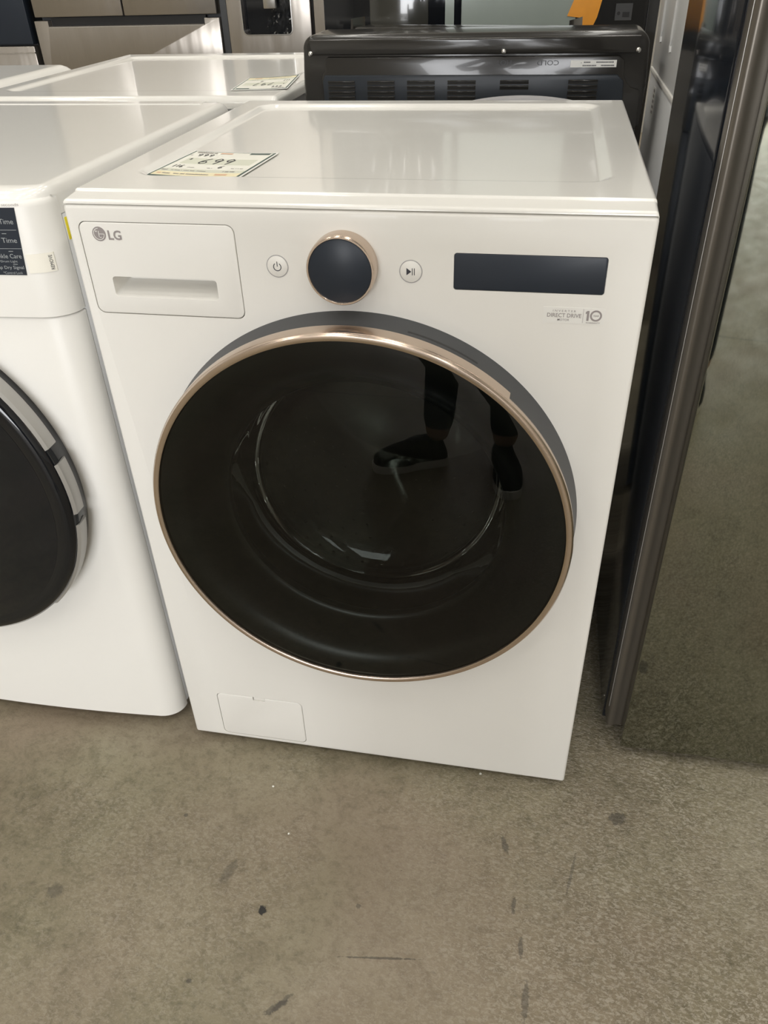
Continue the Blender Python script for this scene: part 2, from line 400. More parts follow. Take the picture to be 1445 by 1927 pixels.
# ================================================================== the room
R_ = ROOM
fl = link('floor', nbox(R_['x0'], R_['x1'], R_['y0'], R_['y1'], -.1, 0), floor_material(), smooth=False); fl['kind'] = 'structure'
for nm, a in (('ceiling', (R_['x0'], R_['x1'], R_['y0'], R_['y1'], R_['h'], R_['h'] + .1)),):
    o = link(nm, nbox(*a), CEILM, smooth=False); o['kind'] = 'structure'
for nm, a in (('wall_back', (R_['x0'] - .15, R_['x1'] + .15, R_['y1'], R_['y1'] + .15, 0, R_['h'])),
              ('wall_left', (R_['x0'] - .15, R_['x0'], R_['y0'], R_['y1'], 0, R_['h'])),
              ('wall_right', (R_['x1'], R_['x1'] + .15, R_['y0'], R_['y1'], 0, R_['h']))):
    o = link(nm, nbox(*a), WALLM, smooth=False); o['kind'] = 'structure'
bm = bmesh.new(); y0 = R_['y0']
box(bm, R_['x0'] - .15, -2.7, y0 - .15, y0, 0, R_['h']); box(bm, 4.1, R_['x1'] + .15, y0 - .15, y0, 0, R_['h']); box(bm, -2.7, 4.1, y0 - .15, y0, 3.45, R_['h'])
o = link('wall_front', bm, WALLM, smooth=False); o['kind'] = 'structure'

# ceiling lights -------------------------------------------------------------
LAMPM = mat('lamp_diffuser', (.9, .9, .9), .5, emis=((1, .97, .90), 16.0), noise=(5, .01, (1, 1, 1)))
proto_l = None
for i, (x, y) in enumerate(LAMPS):
    if proto_l is None:
        r0 = root('ceiling_light', '', 'lamp', (x, y, R_['h'] - .30))
        bm = nbox(-.12, .12, -.62, .62, .02, .08, bev=.008); link('housing', bm, WHITE_SIDE, r0)
        link('diffuser', nbox(-.10, .10, -.60, .60, -.004, .022, bev=.004), LAMPM, r0)
        for s in (-1, 1): link('hanger', tube(bmesh.new(), [(0, s * .5, .075), (0, s * .5, .30)], .004, 6), LGREY, r0)
        proto_l = r0; r = r0
    else:
        r = proto_l.copy(); COL.objects.link(r); r.location = (x, y, R_['h'] - .30)
        for ch in list(proto_l.children): c = ch.copy(); COL.objects.link(c); c.parent = r
    r['label'] = 'white linear ceiling lamp hanging above the aisle, seen only as a reflection'; r['group'] = 'linear ceiling lamps above the showroom'
    area('lamp_light', (x, y, R_['h'] - .32), (0, 0, 0), .24, 1.24, LAMP_W, LAMP_COL)

# ================================================================== the white front-load washer (subject)
wash = root('washing_machine', 'white front-load washer with large round black glass door and champagne trim', 'washing machine', (0, 0, 0))
DC = (.0074, .568)        # door centre x, z
# cabinet shell open at the front
bm = bmesh.new()
HW = .3425
box(bm, -HW, HW, .028, .690, .022, .977, bev=.004)
body = link('cabinet', bm, WHITE_SIDE, wash)
cut(body, [nbox(-.336, .336, -.1, .665, .024, .968)])
# front panel
bm = nbox(-HW, HW, 0, .03, .0145, .9783, bev=.0045, seg=3)
fp = link('front_panel', bm, WHITE, wash)
dr = (-.2295, .9020, .1965, .1130)  # drawer cx, cz, w, h
cut(fp, [plate(dr[0], dr[1], dr[2] + .0018, dr[3] + .0018, .010, .05, -.02),
         plate(.2117, .9138, .1693, .0424, .0035, .0022, -.02),
         plate(-.2045, .0785, .1600, .1090, .010, .05, -.02),
         lathe(bmesh.new(), [(0, -.05), (.272, -.05), (.272, .06), (0, .06)], *DC, seg=160),
         lathe(bmesh.new(), [(0, -.05), (.0135, -.05), (.0135, .012), (0, .012)], -.0822, .9127, seg=48),
         lathe(bmesh.new(), [(0, -.05), (.0135, -.05), (.0135, .012), (0, .012)], .0777, .9120, seg=48)])
# soft bead seam liner under drawer and filter door
dw = link('detergent_drawer', plate(dr[0], dr[1], dr[2], dr[3], .0095, .045, -.0004, .0012), WHITE_PL, wash)
bmc = bmesh.new()
# handle cavity: trapezoid in section, deep at the top
hx0, hx1, hz0, hz1 = -.3005, -.1615, .8640, .8935
cav = bmesh.new(); pts_f = rr(hx1 - hx0, hz1 - hz0, .005, 5); ccx = (hx0 + hx1) / 2; ccz = (hz0 + hz1) / 2
ra = [cav.verts.new((ccx + u, -.01, ccz + v)) for u, v in pts_f]
rb = [cav.verts.new((ccx + u * .93 + .003, .034, ccz + .0068 + v * .42)) for u, v in pts_f]
for i in range(len(ra)):
    k = (i + 1) % len(ra); cav.faces.new((ra[i], ra[k], rb[k], rb[i]))
cav.faces.new(ra); cav.faces.new(rb[::-1]); bmesh.ops.recalc_face_normals(cav, faces=cav.faces)
cut(dw, [cav])
# brand mark
bm = bmesh.new()
lathe(bm, [(0, -.0009), (.0086, -.0009), (.0086, -.0004), (0, -.0004)], -.3027, .9448, 64)
lg = link('logo_disc', bm, INKG, dw)
bm = bmesh.new(); lathe(bm, [(.0063, -.00095), (.0070, -.00095), (.0070, -.0012), (.0063, -.0012)], -.3027, .9448, 48, 90, 360, closed=True)
box(bm, -.3027, -.2959, -.0012, -.00095, .9446, .9452)
box(bm, -.3032, -.3025, -.0012, -.00095, .9405, .9486); box(bm, -.3032, -.2999, -.0012, -.00095, .9405, .9412)
lathe(bm, [(0, -.0012), (.0009, -.0012), (.0009, -.00095), (0, -.00095)], -.3058, .9480, 16)
link('logo_face', bm, STICK, lg, smooth=False)
text('LG', .0170, (-.2912, -.0004, .9380), INKG, dw, 'logo_lettering', h=.0115, bold=.022, depth=.0005)
# display
link('display', plate(.2117, .9138, .1683, .0414, .003, .003, -.0002, .0005), NAVY, wash)
# round push buttons
def button(x, z, kind):
    b_ = link('power_button' if kind else 'start_button', lathe(bmesh.new(), [(0, -.0008), (.0120, -.0008), (.0124, -.0006), (.0126, -.0001), (.0126, .011), (0, .011)], x, z, 48), WHITE_PL, wash)
    link('button_ring', lathe(bmesh.new(), [(.0127, .0008), (.0134, .0008), (.0134, -.0004), (.0127, -.0004)], x, z, 48, closed=True), GROOVE, b_)
    bm = bmesh.new()
    if kind:
        lathe(bm, [(.0041, -.0007), (.0050, -.0007), (.0050, -.0011), (.0041, -.0011)], x, z - .0005, 32, 125, 415, closed=True); box(bm, x - .0004, x + .0004, -.0011, -.0007, z, z + .0058)
    else:
        prism(bm, [(-.0050, -.0042), (-.0050, .0042), (.0006, 0)], -.0007, -.0011, XZ(x, z)); box(bm, x + .0014, x + .0022, -.0011, -.0007, z - .004, z + .004); box(bm, x + .0038, x + .0046, -.0011, -.0007, z - .004, z + .004)
    link('button_symbol', bm, INKD, b_, smooth=False)
button(-.0822, .9127, True); button(.0777, .9120, False)
# programme knob
kx, kz = -.0008, .9164
kn = link('program_knob', lathe(bmesh.new(), [(.0366, -.0215), (.0374, -.0228), (.0390, -.0228), (.0400, -.0212), (.0405, -.010), (.0405, .002), (.0, .002)], kx, kz, 96), GOLD, wash)
link('knob_face', lathe(bmesh.new(), [(0, -.0222), (.0356, -.0222), (.0368, -.0215), (.0368, -.012), (0, -.012)], kx, kz, 96), NAVY, kn)
# motor sticker
st = link('motor_sticker', plate(.2660, .8675, .0690, .0190, .001, 0, -.0003), STICK, wash)
j1 = text('INVERTER', .0258, (.2422, -.0003, .8716), INKG, st, 'sticker_lettering', h=.0024, spacing=1.5)
j2 = text('DIRECT DRIVE', .0384, (.2360, -.0003, .8652), INKG, st, 'sticker_lettering', h=.0048, bold=.012)
j3 = text('MOTOR', .0134, (.2480, -.0003, .8610), INKG, st, 'sticker_lettering', h=.0026, bold=.002)
j4 = link('sticker_lettering', prism(bmesh.new(), [(.2804, .8622), (.2829, .8622), (.2829, .8740), (.2808, .8740), (.2790, .8726), (.2790, .8702), (.2804, .8710)], -.0003, -.0006, XZ(0, 0)), INKG, st, smooth=False)
j5 = text('YEAR', .0066, (.2874, -.0003, .8674), INKG, st, 'sticker_lettering', h=.0020, bold=.015)
j6 = text('WARRANTY', .0160, (.2800, -.0003, .8590), INKG, st, 'sticker_lettering', h=.0018, bold=.01)
bm = lathe(bmesh.new(), [(.0046, -.0003), (.0066, -.0003), (.0066, -.0006), (.0046, -.0006)], .2906, .8684, 40, closed=True); box(bm, .2762, .2765, -.0006, -.0003, .8596, .8760)
j7 = link('sticker_lettering', bm, INKG, st, smooth=False)
join([j1, j2, j3, j4, j5, j6, j7], 'sticker_lettering')
# drain filter door
fd = link('filter_door', plate(-.2045, .0785, .1584, .1074, .0095, .018, -.0006, .0016), WHITE_PL, wash)
cut(fd, [plate(-.2045, .1318, .0225, .0150, .0015, .010, -.01)])
link('latch', plate(-.2045, .1295, .0205, .0100, .001, .0095, .0012, .001), WHITE_PL, fd)
# lid
def wprof(y):
    if y < .0045:      # rolled front lip
        t = y / .0045; return .9788 + .0052 * math.sqrt(max(1 - (1 - t) ** 2, 0))
    if y < .030: return .9840 + .0026 * (y - .0045) / .0255
    if y < .034: t = (y - .030) / .004; return .9866 + .0024 * (.5 - .5 * cos(pi * t))     # small step that catches the light
    return .9890
lid = link('lid', lid_mesh(.683, .0005, .692, .9792, wprof, (-.302, .3006, .100, .655), .0055, .018, side=.0045), WHITE_TOP, wash, angle=50)
bm = bmesh.new(); n = 24
prism(bm, [(-.125, 0)] + [(-.125 + .25 * i / n, .018 * (1 - (2 * i / n - 1) ** 2) ** .8) for i in range(1, n)] + [(.125, 0)], .694, .722, XZ(.166, .974))
link('rear_cover', bm, PALEG, wash)
for sx in (-.28, .28):
    for sy in (.07, .62):
        f_ = link('foot', lathe(bmesh.new(), [(0, 0), (.02, 0), (.022, .006), (.012, .010), (.012, .03), (0, .03)], 0, 0, 20), BLACKP, wash)
        f_.rotation_euler = (radians(90), 0, 0); f_.location = (sx, sy, .0)
# door ----------------------------------------------------------------------
door = link('door', lathe(bmesh.new(), [(.276, .004), (.294, .002), (.2925, -.006), (.2880, -.030), (.2868, -.046), (.2790, -.050), (.2760, -.048), (.2760, .004)], *DC, seg=192), GREYP, wash)
link('trim_ring', lathe(bmesh.new(), [(.2788, -.0555), (.2800, -.0592), (.2828, -.0606), (.2868, -.0598), (.2892, -.0568), (.2892, -.0480), (.2870, -.0440), (.2788, -.0440)], *DC, seg=224, closed=True), GOLD, door)
link('grip_band', lathe(bmesh.new(), [(.2894, -.0560), (.2900, -.0540), (.2904, -.0370), (.2880, -.0350), (.2872, -.0560)], *DC, seg=96, a0=48, a1=172, closed=True), GOLD, door)
link('grip_slot', lathe(bmesh.new(), [(.2876, -.0260), (.2892, -.0250), (.2900, -.0160), (.2890, -.0150), (.2870, -.0200)], *DC, seg=32, a0=58, a1=76, closed=True), BLACKP, door)
link('grip_band', lathe(bmesh.new(), [(.2892, -.050), (.2904, -.048), (.2915, -.0300), (.2892, -.0290), (.2872, -.0460)], *DC, seg=48, a0=-42, a1=-1, closed=True), GOLD, door)
link('door_glass', lathe(bmesh.new(), [(0, -.0578), (.2700, -.0578), (.2788, -.0572)], *DC, seg=192), TINT, door)
# opaque rim behind the glass sinking to the bowl
link('door_funnel', lathe(bmesh.new(), [(.2785, -.0540), (.262, -.0535), (.248, -.0500), (.238, -.0440), (.229, -.0350), (.221, -.0240), (.214, -.0130), (.2085, -.0050), (.204, -.0020), (.200, -.0010), (.198, .004), (.200, .012), (.265, .012), (.2785, .0)], *DC, seg=160), FUNNEL, door)
bowl = link('glass_bowl', lathe(bmesh.new(), [(.2015, -.002), (.2000, .030), (.1975, .070), (.192, .092), (.184, .101)], *DC, seg=128), BOWLSIDE, door)
link('bowl_window', lathe(bmesh.new(), [(.184, .101), (.178, .106), (.150, .113), (.10, .116), (0, .117)], *DC, seg=128), BOWL, bowl)
gas = link('gasket', lathe(bmesh.new(), [(.275, .030), (.262, .045), (.250, .048), (.240, .042), (.228, .046), (.224, .070), (.236, .078), (.243, .095), (.236, .118), (.246, .130), (.27, .132), (.275, .06)], *DC, seg=128), RUBBER, wash)
drum = link('drum', lathe(bmesh.new(), [(.232, .126), (.256, .132), (.262, .150), (.262, .52), (.250, .545), (.17, .556), (.06, .548), (0, .546)], *DC, seg=128), DRUM, wash)
# punched holes of the drum as small dark studs, and its three lifters
bm = bmesh.new()
for k in range(0, 360, 6):
    for j in range(9):
        a = radians(k + (3 if j % 2 else 0)); y = .19 + j * .036
        c = Vector((DC[0] + .2612 * cos(a), y, DC[1] + .2612 * sin(a))); t = Vector((-sin(a), 0, cos(a))); u = Vector((0, 1, 0))
        vs = [bm.verts.new(c + t * .003 * cos(q * pi / 3) + u * .003 * sin(q * pi / 3)) for q in range(6)]; bm.faces.new(vs)
link('drum_holes', bm, BLACKP, drum, smooth=False)['kind'] = 'stuff'
for a0 in (-95, 25, 145):
    bm = bmesh.new(); ca = radians(a0); rings = []
    for i in range(13):
        y = .17 + i * .028; w_ = .055 * sin(pi * (i + .6) / 13.2) ** .4; h_ = .075 * sin(pi * (i + .8) / 13.6) ** .5; ring = []
        for k in range(11):
            s = -1 + 2 * k / 10; rr_ = .262 - h_ * (1 - s * s) ** .8; aa = ca + s * w_ / .262 + .12 * sin(i * .5)
            ring.append(bm.verts.new((DC[0] + rr_ * cos(aa), y, DC[1] + rr_ * sin(aa))))
        rings.append(ring)
    for A, B_ in zip(rings[:-1], rings[1:]):
        for k in range(10): bm.faces.new((A[k], A[k + 1], B_[k + 1], B_[k]))
    link('lifter', bm, DRUM, drum)
link('drum_hub', lathe(bmesh.new(), [(0, .520), (.03, .522), (.05, .530), (.062, .545), (0, .55)], *DC, seg=48), STEELL, drum)

# rear drain hose
pts = smoothpath([(.18, .70, .90), (.19, .735, .93), (.21, .76, .86), (.25, .77, .62), (.28, .77, .3), (.29, .80, .05), (.30, .85, .02)], 26)
hs = link('drain_hose', tube(bmesh.new(), pts, .013, 10, ribs=.14), HOSE, wash)
# yellow label on the side of the cabinet is on the dryer, below

# ================================================================== price tag on the washer
GLYPH = {'9': [[(.80, .78), (.45, .98), (.15, .72), (.40, .48), (.78, .72), (.80, .80), (.72, .40), (.55, .02)]],
         '6': [[(.75, .95), (.30, .60), (.12, .22), (.42, .02), (.80, .22), (.55, .46), (.18, .28)]],
         '1': [[(.5, .95), (.42, .05)]], '7': [[(.15, .92), (.82, .92), (.40, .03)]],
         '$': [[(.78, .80), (.35, .88), (.25, .62), (.70, .42), (.55, .15), (.15, .20)], [(.5, 1.), (.42, .0)]]}
def price_tag(name, label, A, B, C_, D, zoff, rows, flip=False):
    """corners A top-left, B top-right, C bottom-right, D bottom-left as the print reads"""
    A, B, C_, D = map(Vector, (A, B, C_, D)); base = D.copy()
    r = root(name, label, 'price tag', base)
    A, B, C_, D = A - base, B - base, C_ - base, Vector((0, 0, 0))
    def P(u, v, h=0.):
        q = D * (1 - u) * (1 - v) + C_ * u * (1 - v) + A * (1 - u) * v + B * u * v
        lift = .0012 * (4 * (u - .5) ** 2)
        return q + Vector((0, 0, zoff + lift + h))
    def sheet(u0, u1, v0, v1, h, m, nm, par, th=.0003):
        bm = bmesh.new(); n = 8
        T = [[bm.verts.new(P(u0 + (u1 - u0) * i / n, v0 + (v1 - v0) * j, h)) for i in range(n + 1)] for j in (0, 1)]
        Bt = [[bm.verts.new(v.co - Vector((0, 0, th))) for v in row] for row in T]
        for i in range(n):
            bm.faces.new((T[0][i], T[0][i + 1], T[1][i + 1], T[1][i])); bm.faces.new((Bt[0][i], Bt[1][i], Bt[1][i + 1], Bt[0][i + 1]))
            bm.faces.new((T[0][i], Bt[0][i], Bt[0][i + 1], T[0][i + 1])); bm.faces.new((T[1][i], T[1][i + 1], Bt[1][i + 1], Bt[1][i]))
        for i in (0, n): bm.faces.new((T[0][i], T[1][i], Bt[1][i], Bt[0][i]))
        return link(nm, bm, m, par, smooth=False)
    card = sheet(0, 1, 0, 1, .0006, STICK, 'card', r, .0006)
    bd = sheet(.022, .978, .018, .975, .0008, GREEN, 'border', card)
    face = sheet(.045, .955, .075, .955, .0010, PAPER, 'printed_face', card)
    sheet(.045, .955, .075, .20, .0011, PAPERY, 'yellow_row', face, .0001)
    sheet(.045, .955, .20, .30, .0011, PAPERG, 'sage_row', face, .0001)
    sheet(.11, .90, .485, .70, .0011, PAPERG, 'price_box', face, .0001)
    sheet(.70, .93, .895, .945, .0012, GREEN, 'green_flash', face, .0001)
    pen = bmesh.new()
    for s, u, v, w_, h_, b_ in rows['pen']:
        n_ = len(s); cw = w_ / n_
        for k, ch in enumerate(s):
            for st_ in GLYPH[ch]:
                pts = [P(u + cw * (k + .08 + .80 * x + .10 * y), v + h_ * y, .0014) for x, y in st_]
                pts = smoothpath(pts, 4) if len(pts) > 2 else pts
                hw_ = rows.get('bold', .0017) * (1.3 if h_ > .15 else .8)
                prev = None
                for i, p in enumerate(pts):
                    t = (pts[min(i + 1, len(pts) - 1)] - pts[max(i - 1, 0)]); t.z = 0; t.normalize(); q = Vector((-t.y, t.x, 0)) * hw_ / 2
                    cur = (pen.verts.new(p + q), pen.verts.new(p - q))
                    if prev: pen.faces.new((prev[0], prev[1], cur[1], cur[0]))
                    prev = cur
    link('handwriting', pen, INKD, face, smooth=False)
    bars = bmesh.new(); bo = bmesh.new()
    for (u, v, w_, h_) in rows['bars']:
        n_ = max(2, int(w_ / .012))
        for k in range(n_):
            if random.random() < .15: continue
            a = u + w_ * k / n_; q = [P(a, v, .0013), P(a + w_ / n_ * .7, v, .0013), P(a + w_ / n_ * .7, v + h_ * random.uniform(.7, 1), .0013), P(a, v + h_ * random.uniform(.7, 1), .0013)]
            bars.faces.new([bars.verts.new(x) for x in q])
    link('fine_print', bars, INKG, face, smooth=False)
    for (u, v, w_, h_) in rows['orange']:
        q = [P(u, v, .0013), P(u + w_, v, .0013), P(u + w_, v + h_, .0013), P(u, v + h_, .0013)]
        bo.faces.new([bo.verts.new(x) for x in q])
    link('orange_print', bo, INKO, face, smooth=False)
    return r
ZT = .9837
price_tag('price_tag', 'cream price card with green border and handwritten 699 on the washer top', (-.2790, .2700, ZT), (-.1500, .2580, ZT), (-.1590, .1010, ZT), (-.2910, .1130, ZT), 0.,
    dict(pen=[('999', .13, .765, .20, .09, .01), ('699', .28, .50, .40, .20, -.012), ('116', .10, .345, .12, .09, .01), ('6', .60, .36, .06, .09, .01), ('$', .14, .62, .03, .06, .01)],
         bars=[(.08, .89, .24, .045), (.06, .79, .03, .02), (.28, .35, .08, .02), (.50, .35, .06, .02), (.74, .35, .16, .02), (.06, .235, .07, .035), (.17, .235, .38, .022), (.73, .235, .13, .035), (.14, .12, .50, .03)],
         orange=[(.36, .89, .14, .035), (.70, .12, .13, .04), (.08, .12, .04, .03)]))

# ================================================================== white dryer on the left
DW = .686; DX = -.722
dry = root('clothes_dryer', 'white front-load dryer with black round door at the left, control panel facing front', 'clothes dryer', (DX, .0, 0))
def plan(w, yf, rc, bulge, yb, n=10):
    """plan outline with rounded bulging front; returns (x,y) list"""
    pts = []
    m = 16
    for i in range(m + 1):
        s = -1 + 2 * i / m; x = s * (w / 2 - rc); pts.append((x, yf + bulge * s * s))
    xr, yr = pts[-1]
    for i in range(1, n + 1):
        a = pi / 2 * i / n; pts.append((xr + rc * sin(a), yr + rc * (1 - cos(a)) * .80))
    pts.append((w / 2, yb)); pts.append((-w / 2, yb))
    L_ = [(-x, y) for x, y in pts[m + 1:m + 1 + n]]
    return pts + L_[::-1]
def extr(bm, pts, z0, z1, bev=.0):
    return prism(bm, pts, z0, z1, lambda u, v, d: Vector((u, v, d)), bev)
link('cabinet', nbox(-.3402, .3402, .0568, .690, .03, .9515, bev=.001), WHITE_SIDE, dry)
dfp = link('front_panel', extr(bmesh.new(), plan(.680, .004, .045, .012, .055), .0225, .8265, .003), WHITE, dry)
dcp = link('control_panel', extr(bmesh.new(), plan(.6805, .0, .047, .012, .055), .8285, .9765, .008), WHITE_PL, dry)
def dprof(y):
    t = min(max((y - .012) / .030, 0), 1); return .9730 + .0150 * math.sqrt(1 - (1 - t) ** 2)
bm = lid_mesh(.681, .012, .692, .9520, dprof, (-.30, .30, .12, .60), .0, .016, side=.016)
# round the plan corners of the front of the lid
for v in bm.verts:
    x, y = v.co.x, v.co.y; rc = .050
    if y < .110:
        dx = max(abs(x) - (.3405 - rc), 0); y0_ = .007 + .012 * min(1, (x / .2905) ** 2) + (rc - math.sqrt(max(rc * rc - dx * dx, 0))) * .80
        v.co.y = y0_ + (y - .012) * (.110 - y0_) / .098
link('lid', bm, WHITE_TOP, dry, angle=50)
bm = lid_mesh(.60, .655, .686, .985, lambda y: .9890, (-.30, .30, .66, .68), 0, .005, side=.002); link('rear_bead', bm, WHITE_TOP, dry)
# display with wording (only its right end shows)
def arc(s_):       # point of the bulging, round-cornered control panel at arc length s_ from the centre
    if s_ <= .29325: return s_, .012 * (s_ / .29325) ** 2
    th = min((s_ - .29325) / .0425, pi / 2); return .29325 + .047 * sin(th), .012 + .80 * .047 * (1 - cos(th))
def cpy(x): return arc(x)[1]
def curved(xa, xb, za, zb, off, m, nm, par, th=.0006, skew=0.):
    n = 30; F = []; G = []; bm = bmesh.new()
    for zz, sk_ in ((za, 0.), (zb, skew)):
        F.append([bm.verts.new((arc(xa + (xb + sk_ - xa) * i / n)[0] + off * .5, cpy(xa + (xb + sk_ - xa) * i / n) - off, zz)) for i in range(n + 1)])
        G.append([bm.verts.new((v.co.x, v.co.y + th, v.co.z)) for v in F[-1]])
    for i in range(n):
        bm.faces.new((F[0][i], F[0][i + 1], F[1][i + 1], F[1][i])); bm.faces.new((G[0][i], G[1][i], G[1][i + 1], G[0][i + 1]))
        bm.faces.new((F[0][i], G[0][i], G[0][i + 1], F[0][i + 1])); bm.faces.new((F[1][i], F[1][i + 1], G[1][i + 1], G[1][i]))
    for i in (0, n): bm.faces.new((F[0][i], F[1][i], G[1][i], G[0][i]))
    return link(nm, bm, m, par, angle=30)
zt, zb = .9695, .8858
disp = curved(-.05, .2965, zb, zt, .0008, NAVY, 'display', dry, skew=.0075)
tx = []
def wrap(o, off):
    for v in o.data.vertices: v.co.x, v.co.y = arc(v.co.x)[0] + off * .5, arc(v.co.x)[1] - off
    return o
def dtext(s, xr_, z, w_, h_, m=INKW): tx.append(wrap(text(s, w_, (xr_ - w_, 0, z), m, disp, 'display_lettering', h=h_), .0010))
dtext('More Time', .2985, .9500, .0400, .0062); dtext('Less Time', .2965, .9270, .0390, .0062); dtext('Wrinkle Care', .2965, .9075, .0440, .0056)
dtext('*Drum Light', .2895, .9015, .0250, .0036); dtext('Damp Dry Signal', .2955, .8925, .0440, .0054); dtext('*Control Lock', .2920, .8872, .0260, .0034)
def dbar(xa, xb, z, h_=.0005):
    bm = bmesh.new(); n = 8
    A = [bm.verts.new((xa + (xb - xa) * i / n, cpy(xa + (xb - xa) * i / n) - .0010, z)) for i in range(n + 1)]; B_ = [bm.verts.new((v.co.x, v.co.y, z + h_)) for v in A]
    for i in range(n): bm.faces.new((A[i], A[i + 1], B_[i + 1], B_[i]))
    tx.append(link('display_lettering', bm, INKW, disp, smooth=False))
for xr_, z in ((.283, .9615), (.286, .9380), (.288, .9160), (.289, .8995)): dbar(xr_ - .006, xr_, z, .0007)
for z in (.9425, .9195): dbar(.20, .3005, z)
join(tx, 'display_lettering')
tx = []; dtext('3 seconds', .3100, .9715, .0250, .0032, INKG); t_ = join(tx, 'panel_lettering'); t_.parent = dcp
# REMOVE sticker at the corner of the panel
sk = curved(.3010, .3345, .8880, .9120, .0008, LABEL, 'remove_sticker', dry, skew=.0)
t_ = text('REMOVE', .0185, (.3318, 0, .8905), INKD, sk, 'sticker_lettering', h=.0045, basis=(Vector((0, 0, 1)), Vector((-1, 0, 0)), Vector((0, -1, 0))))
wrap(t_, .0012)
lb = link('energy_label', nbox(.3396, .3409, .0590, .0930, .918, .946, bev=.0003), YELLOW, dry)
# dryer door
ddc = (.0, .558)
ddoor = link('door', lathe(bmesh.new(), [(.262, .012), (.286, .010), (.2890, -.004), (.2935, -.028), (.2910, -.040), (.284, -.046), (.276, -.047), (.262, -.045)], *ddc, seg=160, closed=True), BLACKG, dry)
link('door_glass', lathe(bmesh.new(), [(.264, -.0455), (.24, -.050), (.18, -.056), (.10, -.0585), (0, -.059)], *ddc, seg=160), BLACKG, ddoor)
link('glass_bowl_rim', lathe(bmesh.new(), [(.120, -.0585), (.123, -.0590), (.126, -.0582), (.123, -.057)], *ddc, seg=96, closed=True), DKTOP, ddoor)
for a0, a1 in ((18, 88), (-4, 13), (-46, -8)):
    link('grip_band', lathe(bmesh.new(), [(.2915, -.0365), (.2955, -.0320), (.2950, -.0120), (.2915, -.0070), (.2860, -.0200)], *ddc, seg=64, a0=a0, a1=a1, closed=True), LGREY, ddoor)
for sx in (-.28, .28):
    for sy in (.09, .62):
        f_ = link('foot', lathe(bmesh.new(), [(0, 0), (.02, 0), (.022, .006), (.012, .010), (.012, .035), (0, .035)], 0, 0, 20), BLACKP, dry)
        f_.rotation_euler = (radians(90), 0, 0); f_.location = (sx, sy, 0)

# ================================================================== mirrored refrigerator on the right
fr = root('refrigerator', 'tall refrigerator with smoked mirror-glass door and black glossy side, right of the white washer', 'refrigerator', (.4136, .0841, 0))
fr_b = link('cabinet', nbox(-.003, .905, .066, .512, .025, 1.75, bev=.003), FRSIDE, fr)
link('toe_base', nbox(.02, .88, .10, .50, .0, .026), BLACKP, fr)
def fridge_door(x0, x1, nm):
    bm = bmesh.new()
    prof = [(0, .0300), (.0035, .0270), (.0075, .0262), (.014, .0285), (.020, .0300), (.0262, .0300), (x1 - x0, .0300), (x1 - x0, .062), (0, .062)]
    pts = [(x0 + a, b_) for a, b_ in prof]
    vs = [[bm.verts.new((x, y, z)) for x, y in pts] for z in (.050, .094, .096, 1.755)]
    for a, b_ in zip(vs[:-1], vs[1:]):
        for i in range(len(pts)): bm.faces.new((a[i], a[(i + 1) % len(pts)], b_[(i + 1) % len(pts)], b_[i]))
    bm.faces.new(vs[0]); bm.faces.new(vs[-1][::-1])
    d = link(nm, bm, TAUPE, fr, angle=50)
    link('trim_strip', nbox(x0 - .0006, x0 + .0008, .0300, .0316, .096, 1.755), LGREY, d)
    link('glass_panel', nbox(x0 + .0268, x1 - .004, .0, .0285, .028, 1.757, bev=.0012), MIRROR, d)
    return d
fridge_door(0, .4515, 'left_door'); fridge_door(.4545, .905, 'right_door')
link('door_gasket', nbox(.004, .900, .062, .0665, .05, 1.74), BLACKP, fr)
s_ = link('side_screw', lathe(bmesh.new(), [(0, 0), (.0025, 0), (.002, -.0012), (0, -.0016)], 0, 0, 16), SCREW, fr)
s_.rotation_euler = (0, 0, radians(-90)); s_.location = (-.0032, .078, .070)

# ================================================================== charcoal top-load machine seen from behind
tl = root('washing_machine', 'charcoal top-load washer seen from behind, its console back standing over the white washer', 'washing machine', (.05, .92, 0))
link('cabinet', nbox(-.340, .340, .012, .66, .02, .93, bev=.010), DKTOP, tl)
link('rear_panel', nbox(-.330, .330, .006, .014, .03, .90, bev=.002), DKPLATE, tl)
# console : rounded-shoulder shell, tilted forward at the top
W2 = .3440
def shell(w2, ztop, zbot, r1, n=10):
    pts = [(-w2, zbot), (-w2 - .004, .985), (-w2, 1.045)]
    for i in range(n + 1):
        a = pi - pi / 2 * i / n; pts.append((-w2 + r1 + r1 * cos(a) + .000, ztop - r1 + r1 * sin(a)))
    pts += [(-x, z) for x, z in pts[::-1]]
    return pts
csh = link('console', prism(bmesh.new(), shell(W2, 1.0745, .905, .026), .13, .0, XZ(0, 0), .009), DKTOP, tl)
# raised brow over the inset rear plate
def brow_pts(n=6):
    return [(-.325, 1.067), (-.325, 1.046), (-.318, 1.0395), (.318, 1.0375), (.325, 1.046), (.325, 1.067)]
link('console_brow', prism(bmesh.new(), brow_pts(), .0, -.012, XZ(0, 0), .004), DKTOP, csh)
pl_pts = [(-.300, .905), (-.306, .998), (-.303, 1.006), (-.298, 1.012), (-.298, 1.028), (-.290, 1.036), (.288, 1.034), (.300, 1.026), (.303, 1.000), (.309, .988), (.318, .979), (.334, .975), (.338, .968), (.338, .905)]
cpl = link('console_plate', prism(bmesh.new(), pl_pts, .002, -.007, XZ(0, 0), .003), DKTOP, csh)
link('vent_panel', prism(bmesh.new(), [(-.300, .905), (-.303, .992), (-.298, 1.0035), (.290, 1.0015), (.303, .990), (.310, .905)], -.005, -.011, XZ(0, 0), .0025), DKPLATE, csh)
vents = [(-.2625, 4), (-.1795, 4), (-.0965, 4), (-.0135, 4), (.0920, 2), (.2260, 4)]
bm_all = []
